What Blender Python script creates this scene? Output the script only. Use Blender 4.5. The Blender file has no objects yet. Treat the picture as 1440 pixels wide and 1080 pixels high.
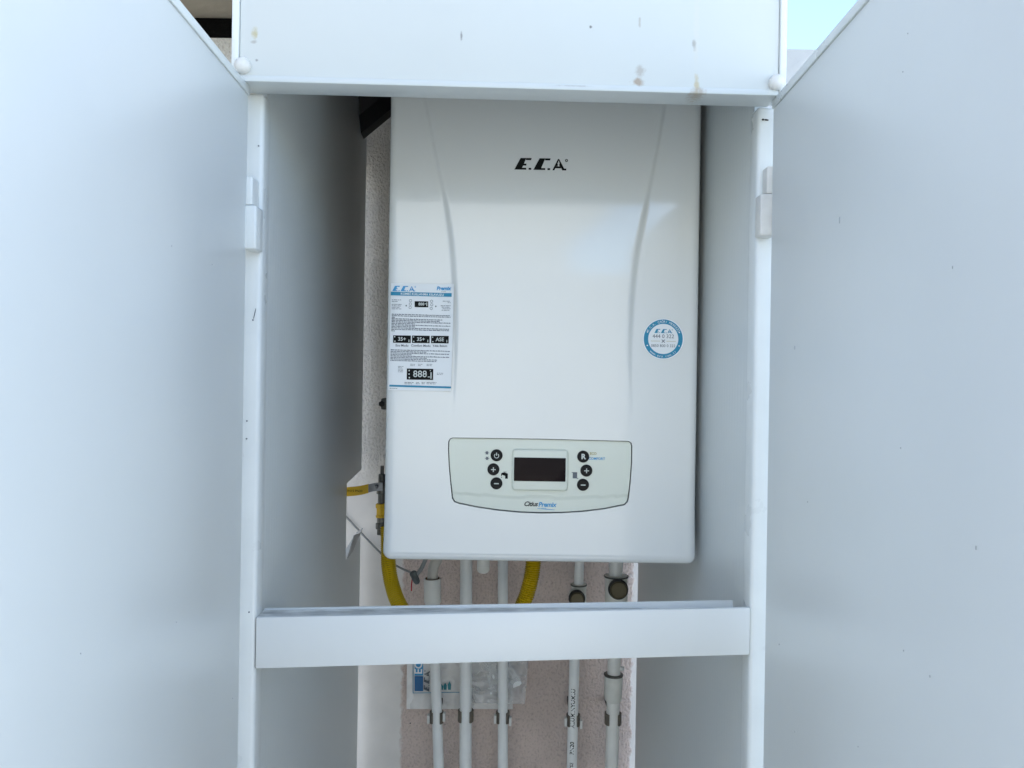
import bpy, bmesh, math, random
from mathutils import Vector, Matrix
random.seed(7)
S = bpy.context.scene
COL = S.collection
R = math.radians

# ------------------------------------------------------------------ camera, sky, sun, exposure
CZ = 1.45                        # eye height
ROLL = R(0.9)
F = 1082.0                       # focal length in photo pixels (photo is 1440 wide)
cd = bpy.data.cameras.new('camera'); cam = bpy.data.objects.new('camera', cd); COL.objects.link(cam)
cd.sensor_width = 36; cd.lens = F/1440*36; cd.clip_start = .02; cd.clip_end = 500
cr, sr = math.cos(ROLL), math.sin(ROLL)
cam.matrix_world = Matrix(((cr, -sr, 0, 0), (0, 0, -1, 0), (sr, cr, 0, CZ), (0, 0, 0, 1)))
S.camera = cam
S.view_settings.view_transform = 'Standard'; S.view_settings.look = 'None'
S.view_settings.gamma = 1; S.view_settings.exposure = 1.9

SUN_EL, SUN_ROT = R(50), R(-52)
w = bpy.data.worlds.new('World'); S.world = w; w.use_nodes = True
nt = w.node_tree; nt.nodes.clear()
wo = nt.nodes.new('ShaderNodeOutputWorld'); bg = nt.nodes.new('ShaderNodeBackground')
sky = nt.nodes.new('ShaderNodeTexSky'); sky.sky_type = 'NISHITA'; sky.sun_disc = False
sky.sun_elevation = SUN_EL; sky.sun_rotation = SUN_ROT; sky.altitude = 200; sky.air_density = 1.0; sky.dust_density = .15; sky.ozone_density = 2.4
bg.inputs['Strength'].default_value = .125
# scattered small clouds over the whole sky
tc = nt.nodes.new('ShaderNodeTexCoord'); mp = nt.nodes.new('ShaderNodeMapping'); mp.inputs['Scale'].default_value = (1, 1, 2.2)
mp.inputs['Location'].default_value = (5.5, 1.1, 3.3)
no = nt.nodes.new('ShaderNodeTexNoise'); no.inputs['Scale'].default_value = 3.0; no.inputs['Detail'].default_value = 6
rp = nt.nodes.new('ShaderNodeValToRGB'); rp.color_ramp.elements[0].position = .55; rp.color_ramp.elements[1].position = .66
mx = nt.nodes.new('ShaderNodeMix'); mx.data_type = 'RGBA'; mx.inputs['B'].default_value = (13, 13.2, 13.6, 1)
nt.links.new(tc.outputs['Generated'], mp.inputs[0]); nt.links.new(mp.outputs[0], no.inputs['Vector'])
nt.links.new(no.outputs[0], rp.inputs[0]); nt.links.new(rp.outputs[0], mx.inputs['Factor'])
nt.links.new(sky.outputs[0], mx.inputs['A']); nt.links.new(mx.outputs['Result'], bg.inputs[0]); nt.links.new(bg.outputs[0], wo.inputs[0])

sd = bpy.data.lights.new('sun', 'SUN'); so = bpy.data.objects.new('sun', sd); COL.objects.link(so)
sd.energy = 4.2; sd.angle = R(.5); sd.color = (1, .95, .87)
sdir = Vector((math.sin(SUN_ROT)*math.cos(SUN_EL), math.cos(SUN_ROT)*math.cos(SUN_EL), math.sin(SUN_EL)))
so.rotation_euler = sdir.to_track_quat('Z', 'Y').to_euler(); so.location = (0, 0, 8)

# ------------------------------------------------------------------ measuring helpers
def un(px, py):                  # a sight line of the photo, levelled: sideways and upward slope
    a, b = px-720, 540-py
    return (a*cr - b*sr)/F, (a*sr + b*cr)/F
def P(px, py, d):                # the real point on that sight line at distance d
    x, z = un(px, py); return Vector((x*d, d, CZ+z*d))
PSI = R(1.7)                     # the cabinet stands slightly turned
ru = Vector((math.cos(PSI), math.sin(PSI), 0)); rv = Vector((-math.sin(PSI), math.cos(PSI), 0))
CO = Vector((-.003, .78, CZ))
def C(u, v, z): return CO + u*ru + v*rv + Vector((0, 0, z))

# ------------------------------------------------------------------ materials
MATS = {}
def mat(name, col, rough=.5, metal=0, spec=.5, coat=0, bump=None, var=0, varscale=8, trans=0, spots=None, alpha=1, stretch=None, ior=1.5):
    if name in MATS: return MATS[name]
    m = bpy.data.materials.new(name); m.use_nodes = True; n = m.node_tree; b = n.nodes['Principled BSDF']
    b.inputs['Base Color'].default_value = (*col, 1); b.inputs['Roughness'].default_value = rough; b.inputs['Metallic'].default_value = metal
    b.inputs['Specular IOR Level'].default_value = spec; b.inputs['Coat Weight'].default_value = coat; b.inputs['Coat Roughness'].default_value = .085; b.inputs['Coat IOR'].default_value = 1.7
    b.inputs['Transmission Weight'].default_value = trans; b.inputs['Alpha'].default_value = alpha; b.inputs['IOR'].default_value = ior
    tc = n.nodes.new('ShaderNodeTexCoord'); src = tc.outputs['Object']
    if stretch:
        mp = n.nodes.new('ShaderNodeMapping'); mp.inputs['Scale'].default_value = stretch; n.links.new(src, mp.inputs[0]); vsrc = mp.outputs[0]
    else: vsrc = src
    cur = None
    if var:
        no = n.nodes.new('ShaderNodeTexNoise'); no.inputs['Scale'].default_value = varscale; no.inputs['Detail'].default_value = 5
        n.links.new(vsrc, no.inputs['Vector'])
        mr = n.nodes.new('ShaderNodeMapRange'); mr.inputs['To Min'].default_value = 1-var; mr.inputs['To Max'].default_value = 1+var*.6
        mr.inputs['From Min'].default_value = .3; mr.inputs['From Max'].default_value = .7
        n.links.new(no.outputs[0], mr.inputs[0])
        vm = n.nodes.new('ShaderNodeVectorMath'); vm.operation = 'SCALE'; vm.inputs[0].default_value = col
        n.links.new(mr.outputs[0], vm.inputs['Scale']); cur = vm.outputs[0]
        rr = n.nodes.new('ShaderNodeMapRange'); rr.inputs['To Min'].default_value = rough*.85; rr.inputs['To Max'].default_value = min(1, rough*1.2)
        n.links.new(no.outputs[0], rr.inputs[0]); n.links.new(rr.outputs[0], b.inputs['Roughness'])
    if spots:                    # list of (x, y, z in object space, rx, rz, colour, strength, wobble)
        wn = n.nodes.new('ShaderNodeTexNoise'); wn.inputs['Scale'].default_value = 260; wn.inputs['Detail'].default_value = 5
        n.links.new(src, wn.inputs['Vector'])
        for (x, y, z, rx, rz, sc, st) in spots:
            mp = n.nodes.new('ShaderNodeVectorMath'); mp.operation = 'SUBTRACT'; mp.inputs[1].default_value = (x, y, z); n.links.new(src, mp.inputs[0])
            dv = n.nodes.new('ShaderNodeVectorMath'); dv.operation = 'DIVIDE'; dv.inputs[1].default_value = (rx, .03, rz); n.links.new(mp.outputs[0], dv.inputs[0])
            ln = n.nodes.new('ShaderNodeVectorMath'); ln.operation = 'LENGTH'; n.links.new(dv.outputs[0], ln.inputs[0])
            ad = n.nodes.new('ShaderNodeMath'); ad.operation = 'MULTIPLY_ADD'; ad.inputs[1].default_value = 1.6; n.links.new(wn.outputs[0], ad.inputs[0]); n.links.new(ln.outputs['Value'], ad.inputs[2])
            mr = n.nodes.new('ShaderNodeMapRange'); mr.inputs['From Min'].default_value = 1.9; mr.inputs['From Max'].default_value = 1.2
            mr.inputs['To Max'].default_value = st; n.links.new(ad.outputs[0], mr.inputs[0])
            mi = n.nodes.new('ShaderNodeMix'); mi.data_type = 'RGBA'; mi.inputs['B'].default_value = (*sc, 1)
            if cur is None: mi.inputs['A'].default_value = (*col, 1)
            else: n.links.new(cur, mi.inputs['A'])
            n.links.new(mr.outputs[0], mi.inputs['Factor']); cur = mi.outputs['Result']
    if cur is not None: n.links.new(cur, b.inputs['Base Color'])
    if bump:
        bs, bd = bump
        no = n.nodes.new('ShaderNodeTexNoise'); no.inputs['Scale'].default_value = bs; no.inputs['Detail'].default_value = 4
        n.links.new(vsrc, no.inputs['Vector'])
        bp = n.nodes.new('ShaderNodeBump'); bp.inputs['Distance'].default_value = bd; bp.inputs['Strength'].default_value = 1
        n.links.new(no.outputs[0], bp.inputs['Height']); n.links.new(bp.outputs[0], b.inputs['Normal'])
    MATS[name] = m; return m

PVC = mat('white_pvc', (.765, .79, .765), .34, bump=(9, .0009), var=.035, varscale=3)
PVC_TRIM = mat('white_pvc_trim', (.775, .81, .79), .28, bump=(30, .0003), var=.04, varscale=20)
PVC_OLD = mat('yellowed_pvc', (.76, .75, .70), .4, bump=(60, .0004), var=.12, varscale=40)
ENAMEL = mat('white_enamel', (.80, .812, .775), .2, coat=1, bump=(2.2, .0012))
PLATE = mat('panel_plastic', (.78, .81, .70), .3, var=.02, varscale=6)
BLACKP = mat('black_plastic', (.006, .007, .007), .4, spec=.2)
BLACK = mat('black_print', (.006, .007, .006), .6, spec=.15)
GREYP = mat('grey_print', (.12, .14, .16), .6)
LIGHTP = mat('pale_print', (.62, .66, .62), .5)
BLUE = mat('blue_print', (.02, .26, .42), .45)
LBLUE = mat('light_blue_print', (.05, .33, .62), .45)
OLIVE = mat('olive_print', (.42, .36, .10), .5)
PAPER = mat('white_paper', (.86, .885, .88), .45, bump=(40, .0003))
GLASSY = mat('dark_display', (.010, .005, .006), .12, spec=.1)
YEL = mat('yellow_hose', (.62, .44, .010), .38, var=.15, varscale=30)
YELH = mat('yellow_handle', (.68, .42, .01), .4, var=.12, varscale=50)
METAL = mat('dull_metal', (.13, .13, .115), .42, metal=.5, var=.3, varscale=60)
STEEL = mat('steel', (.20, .21, .22), .35, metal=.6, var=.2, varscale=50)
PIPE = mat('white_pipe', (.85, .86, .83), .3, var=.05, varscale=30)
PIPE2 = mat('cream_pipe', (.83, .82, .76), .32, var=.06, varscale=30)
HOSEG = mat('grey_drain_hose', (.58, .55, .49), .4, var=.1, varscale=40)
VALVE = mat('valve_body', (.76, .75, .68), .4, var=.08, varscale=50)
BRONZE = mat('bronze_cap', (.085, .07, .035), .42, metal=.35, var=.12, varscale=40)
GREYCAB = mat('grey_cable', (.27, .28, .27), .5)
REDW = mat('red_wire', (.5, .02, .03), .4)
RUBBER = mat('dark_rubber', (.03, .03, .028), .7)
BLACKD = mat('black_duct', (.012, .012, .013), .55, bump=(60, .001))
def dust(c, x): return tuple(a*x for a in c)

# ------------------------------------------------------------------ object helpers
ORG = {}
def tag(o, label=None, cat=None, group=None, kind=None):
    if label: o['label'] = label
    if cat: o['category'] = cat
    if group: o['group'] = group
    if kind: o['kind'] = kind
    return o
def thing(name, loc, label, cat, group=None):
    o = bpy.data.objects.new(name, None); COL.objects.link(o); o.location = loc; o.empty_display_size = .05
    ORG[o] = Vector(loc); return tag(o, label, cat, group)
def obj(name, bm, m, parent=None, smooth=True, org=None, angle=40):
    org = ORG[parent] if parent is not None else (Vector(org) if org is not None else Vector((0, 0, 0)))
    bmesh.ops.translate(bm, verts=bm.verts, vec=-org)
    me = bpy.data.meshes.new(name); bm.to_mesh(me); bm.free()
    o = bpy.data.objects.new(name, me); COL.objects.link(o)
    if isinstance(m, (list, tuple)):
        for q in m: me.materials.append(q)
    else: me.materials.append(m)
    if parent is not None: o.parent = parent; ORG[o] = org
    else: o.location = org; ORG[o] = org
    if smooth:
        me.shade_smooth()
        try: me.set_sharp_from_angle(angle=R(angle))
        except Exception: pass
    return o
def box(bm, fn, u0, u1, v0, v1, z0, z1, bev=0, seg=2):
    """a box in the frame of fn(u, v, z)"""
    vs = [bm.verts.new(fn(u, v, z)) for u in (u0, u1) for v in (v0, v1) for z in (z0, z1)]
    q = [(0, 1, 3, 2), (4, 6, 7, 5), (0, 4, 5, 1), (2, 3, 7, 6), (0, 2, 6, 4), (1, 5, 7, 3)]
    fs = [bm.faces.new([vs[i] for i in f]) for f in q]
    bmesh.ops.recalc_face_normals(bm, faces=fs)
    if bev:
        es = list({e for f in fs for e in f.edges})
        bmesh.ops.bevel(bm, geom=es, offset=bev, segments=seg, affect='EDGES', profile=.5)
def W(x, y, z): return Vector((x, y, CZ+z))      # world x, y and height above the eye
def prism(bm, pts, off, cap=True):
    """closed outline of 3-D points pushed through by vector off"""
    a = [bm.verts.new(p) for p in pts]; b = [bm.verts.new(Vector(p)+off) for p in pts]
    n = len(a); fs = []
    if cap: fs += [bm.faces.new(a), bm.faces.new(list(reversed(b)))]
    for i in range(n): fs.append(bm.faces.new([a[i], b[i], b[(i+1) % n], a[(i+1) % n]]))
    bmesh.ops.recalc_face_normals(bm, faces=fs); return a, b
def catmull(pts, n):
    out = []; p = [pts[0]]+list(pts)+[pts[-1]]
    for i in range(1, len(p)-2):
        for k in range(n):
            t = k/n; a, b, c, d = p[i-1], p[i], p[i+1], p[i+2]
            out.append(.5*((2*b)+(-a+c)*t+(2*a-5*b+4*c-d)*t*t+(-a+3*b-3*c+d)*t**3))
    out.append(pts[-1]); return out
def resample(pts, step):
    L = [0]
    for i in range(1, len(pts)): L.append(L[-1]+(pts[i]-pts[i-1]).length)
    n = max(2, int(L[-1]/step)); out = []; j = 0
    for k in range(n+1):
        s = L[-1]*k/n
        while j < len(L)-2 and L[j+1] < s: j += 1
        t = (s-L[j])/max(1e-9, L[j+1]-L[j]); out.append(pts[j].lerp(pts[j+1], min(1, t)))
    return out, L[-1]
def sweep(bm, pts, rad, seg=20, cap=True):
    """tube along pts; rad is a number or a list"""
    n = len(pts); rings = []; up = None
    for i in range(n):
        t = (pts[min(i+1, n-1)]-pts[max(i-1, 0)])
        t = t.normalized() if t.length > 1e-9 else Vector((0, 0, 1))
        if up is None:
            up = Vector((0, -1, 0)) if abs(t.y) < .9 else Vector((1, 0, 0))
        up = (up-t*up.dot(t)).normalized(); sd = t.cross(up)
        r = rad[i] if isinstance(rad, (list, tuple)) else rad
        rings.append([bm.verts.new(pts[i]+(up*math.cos(a)+sd*math.sin(a))*r) for a in [2*math.pi*k/seg for k in range(seg)]])
    for i in range(n-1):
        for k in range(seg):
            bm.faces.new([rings[i][k], rings[i][(k+1) % seg], rings[i+1][(k+1) % seg], rings[i+1][k]])
    if cap: bm.faces.new(list(reversed(rings[0]))); bm.faces.new(rings[-1])
    bmesh.ops.recalc_face_normals(bm, faces=bm.faces[:])
def lathe(bm, c, ax, prof, seg=28):
    """profile of (distance along ax, radius) about axis ax through c"""
    ax = ax.normalized(); sweep(bm, [c+ax*d for d, r in prof], [max(r, 1e-5) for d, r in prof], seg)
def fix_lathe(bm, c, ax, prof, seg=28):
    ax = ax.normalized(); up = Vector((0, 0, 1)) if abs(ax.z) < .9 else Vector((0, -1, 0)); up = (up-ax*up.dot(ax)).normalized(); s = ax.cross(up)
    rings = [[bm.verts.new(c+ax*d+(up*math.cos(a)+s*math.sin(a))*max(r, 1e-5)) for a in [2*math.pi*k/seg for k in range(seg)]] for d, r in prof]
    for i in range(len(rings)-1):
        for k in range(seg): bm.faces.new([rings[i][k], rings[i][(k+1) % seg], rings[i+1][(k+1) % seg], rings[i+1][k]])
    bm.faces.new(list(reversed(rings[0]))); bm.faces.new(rings[-1])
    bmesh.ops.recalc_face_normals(bm, faces=bm.faces[:])
def text2d(s, size, bold=0, shear=0, align='CENTER', spacing=1.0):
    cu = bpy.data.curves.new('t', 'FONT'); cu.body = s; cu.size = size; cu.align_x = align; cu.align_y = 'CENTER'
    cu.offset = bold; cu.shear = shear; cu.space_character = spacing; cu.resolution_u = 3
    o = bpy.data.objects.new('t', cu); COL.objects.link(o); dg = bpy.context.evaluated_depsgraph_get()
    me = bpy.data.meshes.new_from_object(o.evaluated_get(dg)); v = [(p.co.x, p.co.y) for p in me.vertices]; f = [tuple(q.vertices) for q in me.polygons]
    bpy.data.objects.remove(o); bpy.data.curves.remove(cu); bpy.data.meshes.remove(me); return v, f
def put2d(bm, vf, fn):
    v, f = vf; vs = [bm.verts.new(fn(*p)) for p in v]
    for q in f:
        try: bm.faces.new([vs[i] for i in q])
        except ValueError: pass

def thicken(bm, vec):
    fs = bm.faces[:]; be = [e for e in bm.edges if len(e.link_faces) == 1]; mp_ = {v: bm.verts.new(v.co+vec) for v in bm.verts[:]}
    for f in fs: bm.faces.new([mp_[v] for v in reversed(f.verts)])
    for e in be: a, b = e.verts; bm.faces.new([a, b, mp_[b], mp_[a]])
    bmesh.ops.recalc_face_normals(bm, faces=bm.faces[:])
# ================================================================== THE SETTING
def stucco_mat():
    m = bpy.data.materials.new('rough_render'); m.use_nodes = True; n = m.node_tree; b = n.nodes['Principled BSDF']
    b.inputs['Roughness'].default_value = .9; L = n.links.new
    tc = n.nodes.new('ShaderNodeTexCoord'); sp = n.nodes.new('ShaderNodeSeparateXYZ'); L(tc.outputs['Object'], sp.inputs[0])
    n1 = n.nodes.new('ShaderNodeTexNoise'); n1.inputs['Scale'].default_value = 60; n1.inputs['Detail'].default_value = 4; L(tc.outputs['Object'], n1.inputs['Vector'])
    n2 = n.nodes.new('ShaderNodeTexNoise'); n2.inputs['Scale'].default_value = 5; n2.inputs['Detail'].default_value = 5; L(tc.outputs['Object'], n2.inputs['Vector'])
    n3 = n.nodes.new('ShaderNodeTexNoise'); n3.inputs['Scale'].default_value = 240; n3.inputs['Detail'].default_value = 3
    mp = n.nodes.new('ShaderNodeMapping'); mp.inputs['Scale'].default_value = (1, 1, .8); L(tc.outputs['Object'], mp.inputs[0]); L(mp.outputs[0], n3.inputs['Vector'])
    wob = n.nodes.new('ShaderNodeMath'); wob.operation = 'MULTIPLY_ADD'; wob.inputs[1].default_value = .022; L(n1.outputs[0], wob.inputs[0]); L(sp.outputs['X'], wob.inputs[2])
    def step(frm, to, src):
        r = n.nodes.new('ShaderNodeMapRange'); r.inputs['From Min'].default_value = frm; r.inputs['From Max'].default_value = to; L(src, r.inputs[0]); return r.outputs[0]
    inner = step(-.193, -.187, wob.outputs[0]); outer = step(.249, .245, wob.outputs[0])
    mul = n.nodes.new('ShaderNodeMath'); mul.operation = 'MULTIPLY'; L(inner, mul.inputs[0]); L(outer, mul.inputs[1])
    mixc = n.nodes.new('ShaderNodeMix'); mixc.data_type = 'RGBA'; L(mul.outputs[0], mixc.inputs['Factor'])
    mixc.inputs['A'].default_value = (.84, .80, .745, 1); mixc.inputs['B'].default_value = (.72, .59, .52, 1)
    # darker crumbs and stains
    cr_ = n.nodes.new('ShaderNodeValToRGB'); cr_.color_ramp.elements[0].position = .30; cr_.color_ramp.elements[0].color = (.34, .31, .29, 1)
    cr_.color_ramp.elements[1].position = .50; cr_.color_ramp.elements[1].color = (1, 1, 1, 1); L(n3.outputs[0], cr_.inputs[0])
    m2 = n.nodes.new('ShaderNodeMix'); m2.data_type = 'RGBA'; m2.blend_type = 'MULTIPLY'; L(mixc.outputs['Result'], m2.inputs['A']); L(cr_.outputs[0], m2.inputs['B'])
    fz = step(-.22, -.14, sp.outputs['Z'])     # the left strip is trowelled smooth low down
    inv = n.nodes.new('ShaderNodeMath'); inv.operation = 'MAXIMUM'; L(fz, inv.inputs[0]); L(mul.outputs[0], inv.inputs[1])
    fm = n.nodes.new('ShaderNodeMath'); fm.operation = 'MULTIPLY'; fm.inputs[1].default_value = .34; L(inv.outputs[0], fm.inputs[0]); L(fm.outputs[0], m2.inputs['Factor'])
    st = n.nodes.new('ShaderNodeMapRange'); st.inputs['From Min'].default_value = .3; st.inputs['From Max'].default_value = .7; st.inputs['To Min'].default_value = .76; st.inputs['To Max'].default_value = 1.1; L(n2.outputs[0], st.inputs[0])
    vm = n.nodes.new('ShaderNodeVectorMath'); vm.operation = 'SCALE'; L(m2.outputs['Result'], vm.inputs[0]); L(st.outputs[0], vm.inputs['Scale']); L(vm.outputs[0], b.inputs['Base Color'])
    hs = n.nodes.new('ShaderNodeMath'); hs.operation = 'MULTIPLY'; L(n3.outputs[0], hs.inputs[0]); L(inv.outputs[0], hs.inputs[1])
    bp = n.nodes.new('ShaderNodeBump'); bp.inputs['Distance'].default_value = .006; bp.inputs['Strength'].default_value = .8; L(hs.outputs[0], bp.inputs['Height']); L(bp.outputs[0], b.inputs['Normal'])
    return m
STUCCO = stucco_mat()
PLASTER = mat('white_plaster', (.60, .61, .60), .85, bump=(70, .002), var=.06, varscale=3)
BEIGE = mat('beige_plaster', (.42, .37, .29), .85, bump=(60, .002), var=.08, varscale=4)
TILE = mat('terrace_tile', (.40, .39, .36), .6, var=.12, varscale=5)

bm = bmesh.new(); s = 60
vs = [bm.verts.new((x, y, 0)) for x, y in ((-s, -s), (s, -s), (s, s), (-s, s))]; bm.faces.new(vs)
tag(obj('terrace_floor', bm, TILE), kind='structure')

WY = 1.465
house = thing('house', (0, WY, 0), 'pale rendered house wall and beige overhang behind the cabinet', 'house')
ORG[house] = Vector((0, WY, 0))
bm = bmesh.new(); box(bm, W, -3.2, .26, WY, WY+.2, -CZ, .650)
o = obj('rendered_wall', bm, STUCCO, None, org=(0, WY, CZ)); o.parent = house; o.location = (0, 0, CZ); ORG[o] = Vector((0, WY, CZ))
bm = bmesh.new(); box(bm, W, -3.2, -.30, 1.2, WY+.4, .687, .92); obj('overhang', bm, BEIGE, house)
bm = bmesh.new(); box(bm, W, -3.2, -.299, WY-.004, WY+.3, .652, .6855); o = obj('dark_strip', bm, mat('strip_black', (.002, .002, .002), .8, spec=.1, bump=(200, .003)), house)  # black strip between the wall top and the overhang
bm = bmesh.new(); box(bm, W, -3.2, .28, .50, WY+.2, 1.05, 1.22); obj('light_blocking_slab', bm, PLASTER, house)  # unseen slab added to cut the overhead light
bm = bmesh.new(); box(bm, W, -3.2, .40, WY+.21, WY+.6, .60, 3.6); obj('sun_blocking_upper_wall', bm, PLASTER, house)  # unseen upper storey added to keep the sun off the cabinet
bw = bmesh.new(); box(bw, W, .262, 4.5, WY+.003, WY+.19, -CZ, .649, .004)
tag(obj('parapet_wall', bw, PLASTER, None, org=(2.2, WY, 0)), 'low white plastered wall behind the cabinet to the right, sky above it', 'wall')
bm = bmesh.new(); box(bm, W, -2.75, -2.5, -2.0, WY-.6, -CZ, 1.5)  # unseen wall added to block left sky from the right door
tag(obj('sky_blocking_side_wall', bm, BEIGE, None, org=(-2.3, 0, 0)), 'unseen beige wall left of the terrace, added to block the left sky', 'wall')
# white building facing the terrace, seen only as the pale glow in the boiler front
bm = bmesh.new()
FACING = mat('facing_render', (.46, .47, .45), .85, var=.12, varscale=1.2)
prism(bm, [W(x, -4.6, z) for x, z in ((-5.5, -CZ), (-5.5, 2.2), (1.15, 2.2), (1.15, 2.02), (.43, 1.15), (.50, .95), (2.2, .86), (5.5, .85), (5.5, -CZ))], Vector((0, -.4, 0)))
tag(obj('facing_wall', bm, FACING, None, org=(-3, -5.8, 0)), 'white wall of the building opposite, mirrored softly in the boiler', 'wall')

# ================================================================== THE CABINET
cab = thing('utility_cabinet', tuple(C(0, .3, -CZ)), 'white plastic outdoor cabinet with both doors open round the boiler', 'cabinet')
UI = .2505
# header front with stains
hsp = []
co0 = ORG[cab]
def hs(px, py, rx, rz, col, st): 
    p = P(px, py, .748)-co0; hsp.append((p.x, p.y, p.z, rx, rz, col, st))
hs(362, 52, .0035, .006, (.50, .44, .22), .75); hs(361, 64, .004, .002, (.25, .22, .18), .45)
hs(649, 52, .0012, .005, (.2, .2, .2), .8); hs(898, 114, .007, .0045, (.36, .27, .19), .8); hs(901, 98, .005, .006, (.38, .34, .29), .6)
hs(900, 30, .0015, .006, (.4, .37, .3), .6); hs(831, 37, .0016, .0016, (.12, .12, .12), .9)
hs(978, 59, .0022, .006, (.25, .23, .2), .75); hs(981, 118, .003, .011, (.52, .44, .26), .75); hs(981, 129, .009, .006, (.40, .33, .25), .7)
hs(981, 30, .0035, .05, (.66, .66, .60), .45); hs(806, 121, .02, .0008, (.4, .38, .34), .5); hs(690, 135, .0015, .0015, (.1, .1, .1), .9)
hs(365, 90, .0015, .0015, (.2, .2, .2), .8); hs(1040, 138, .002, .002, (.1, .08, .08), .9)
HPVC = mat('stained_dimmed_pvc', (.62, .655, .64), .34, bump=(9, .0009), var=.035, varscale=3, spots=hsp)  # base darker than the door PVC to dim the header; spots are stains
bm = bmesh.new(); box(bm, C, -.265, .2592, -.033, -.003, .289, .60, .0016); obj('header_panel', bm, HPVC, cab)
for u0, u1 in ((-.272, -.2652), (.2594, .266)):
    bm = bmesh.new(); box(bm, C, u0, u1, -.0355, -.0005, .2885, .60, .0012); obj('corner_trim', bm, PVC_TRIM, cab)
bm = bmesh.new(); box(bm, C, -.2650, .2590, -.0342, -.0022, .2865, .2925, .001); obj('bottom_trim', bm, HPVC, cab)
# posts
for u0, u1 in ((-.277, -UI), (UI, .277)):
    bm = bmesh.new(); box(bm, C, u0, u1, .0, .024, -1.40, .2885, .004, 4); o = obj('post', bm, PVC_TRIM, cab)
# side panels, the left one with the notch cut for the gas cock
def sidepanel(pts, splay, u, t, m, name):
    bm = bmesh.new(); prism(bm, [C(u+splay*(v/.63), v, z) for v, z in pts], ru*t); return obj(name, bm, m, cab, smooth=False)
RIB = mat('ribbed_pvc', (.70, .735, .72), .36, var=.03, varscale=4)
def ribs(m):                       # the hollow boards of the sides show faint upright flutes
    n = m.node_tree; b = n.nodes['Principled BSDF']; tc = n.nodes.new('ShaderNodeTexCoord')
    wv = n.nodes.new('ShaderNodeTexWave'); wv.bands_direction = 'Y'; wv.inputs['Scale'].default_value = 32; wv.inputs['Distortion'].default_value = .3
    bp = n.nodes.new('ShaderNodeBump'); bp.inputs['Distance'].default_value = .00016; n.links.new(tc.outputs['Object'], wv.inputs['Vector'])
    n.links.new(wv.outputs[0], bp.inputs['Height']); n.links.new(bp.outputs[0], b.inputs['Normal'])
ribs(RIB)
sidepanel([(.018, -1.40), (.645, -1.40), (.645, -.285), (.50, -.296), (.50, -.1686), (.645, -.1617), (.645, .60), (.018, .60)], 0, -.2527, -.012, RIB, 'side_panel')
sidepanel([(.018, -1.40), (.630, -1.40), (.630, .60), (.018, .60)], .0065, .2527, .012, RIB, 'side_panel')
bm = bmesh.new(); box(bm, C, -.277, .277, -.003, .64, .601, .612); obj('roof_panel', bm, mat('interior_darkening_grey', (.12, .12, .12), .8), cab)  # unseen roof, coloured dark to dim the cabinet's upper interior
bm = bmesh.new(); box(bm, C, -.2525, .2525, .02, .62, -1.40, -1.385); obj('base_panel', bm, PVC, cab)
# bent tab left from cutting the notch
bm = bmesh.new()
g = [[bm.verts.new(C(-.2515+.004*math.sin(i*1.1)+.0035*j, .505+.028*i, -.294+.0055*i+.013*j*(1-.2*i))) for j in range(4)] for i in range(5)]
for i in range(4):
    for j in range(3): bm.faces.new([g[i][j], g[i+1][j], g[i+1][j+1], g[i][j+1]])
thicken(bm, ru*.0012)
obj('bent_tab', bm, mat('grey_film', (.38, .39, .40), .3, bump=(40, .004), var=.3, varscale=40), cab)
# cross beam: open channel between the posts, hanging a little askew
UB = UI-.0004
bm = bmesh.new()
def bl(u): return (u+UB)/(2*UB)
def zt(u): return -.2380+.0131*bl(u)
def zb(u): return -.2895+.0165*bl(u)
def beam_box(v0, v1, top, bot, mat_, name, parent, bev=.0012, u0=-UB, u1=UB):
    bm = bmesh.new(); n = 1 if bev else 16
    rg = [[bm.verts.new(C(u, v, z)) for v, z in ((v0, bot(u)), (v1, bot(u)), (v1, top(u)), (v0, top(u)))] for u in [u0+(u1-u0)*i/n for i in range(n+1)]]
    for i in range(n):
        for k in range(4): bm.faces.new([rg[i][k], rg[i][(k+1) % 4], rg[i+1][(k+1) % 4], rg[i+1][k]])
    bm.faces.new(rg[0]); bm.faces.new(rg[-1]); fs = bm.faces[:]
    bmesh.ops.recalc_face_normals(bm, faces=fs)
    if bev: bmesh.ops.bevel(bm, geom=bm.edges[:], offset=bev, segments=2, affect='EDGES', profile=.5)
    return obj(name, bm, mat_, parent)
BEAM = mat('beam_pvc', (.74, .77, .76), .3, bump=(12, .0008), var=.03, varscale=4)
beam = beam_box(-.0015, .0035, zt, zb, BEAM, 'cross_beam', cab)
GRIME = mat('dusty_pvc', (.62, .63, .60), .75, var=.45, varscale=90, bump=(150, .001), stretch=(.35, 1, 1))
beam_box(.0037, .0255, lambda u: zt(u)-.0006-.0085*bl(u)**2, lambda u: zb(u)+.002, GRIME, 'channel_floor', beam, 0)
beam_box(.0257, .0287, lambda u: zt(u)+.0010-.0010*bl(u), zb, BEAM, 'back_lip', beam, .0008, u1=UB-.009)
beam_box(.0, .024, lambda u: zt(u)-.001, zb, RUBBER, 'end_gasket', beam, 0, u0=-UB-.0003, u1=-UB+.0007)
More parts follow.
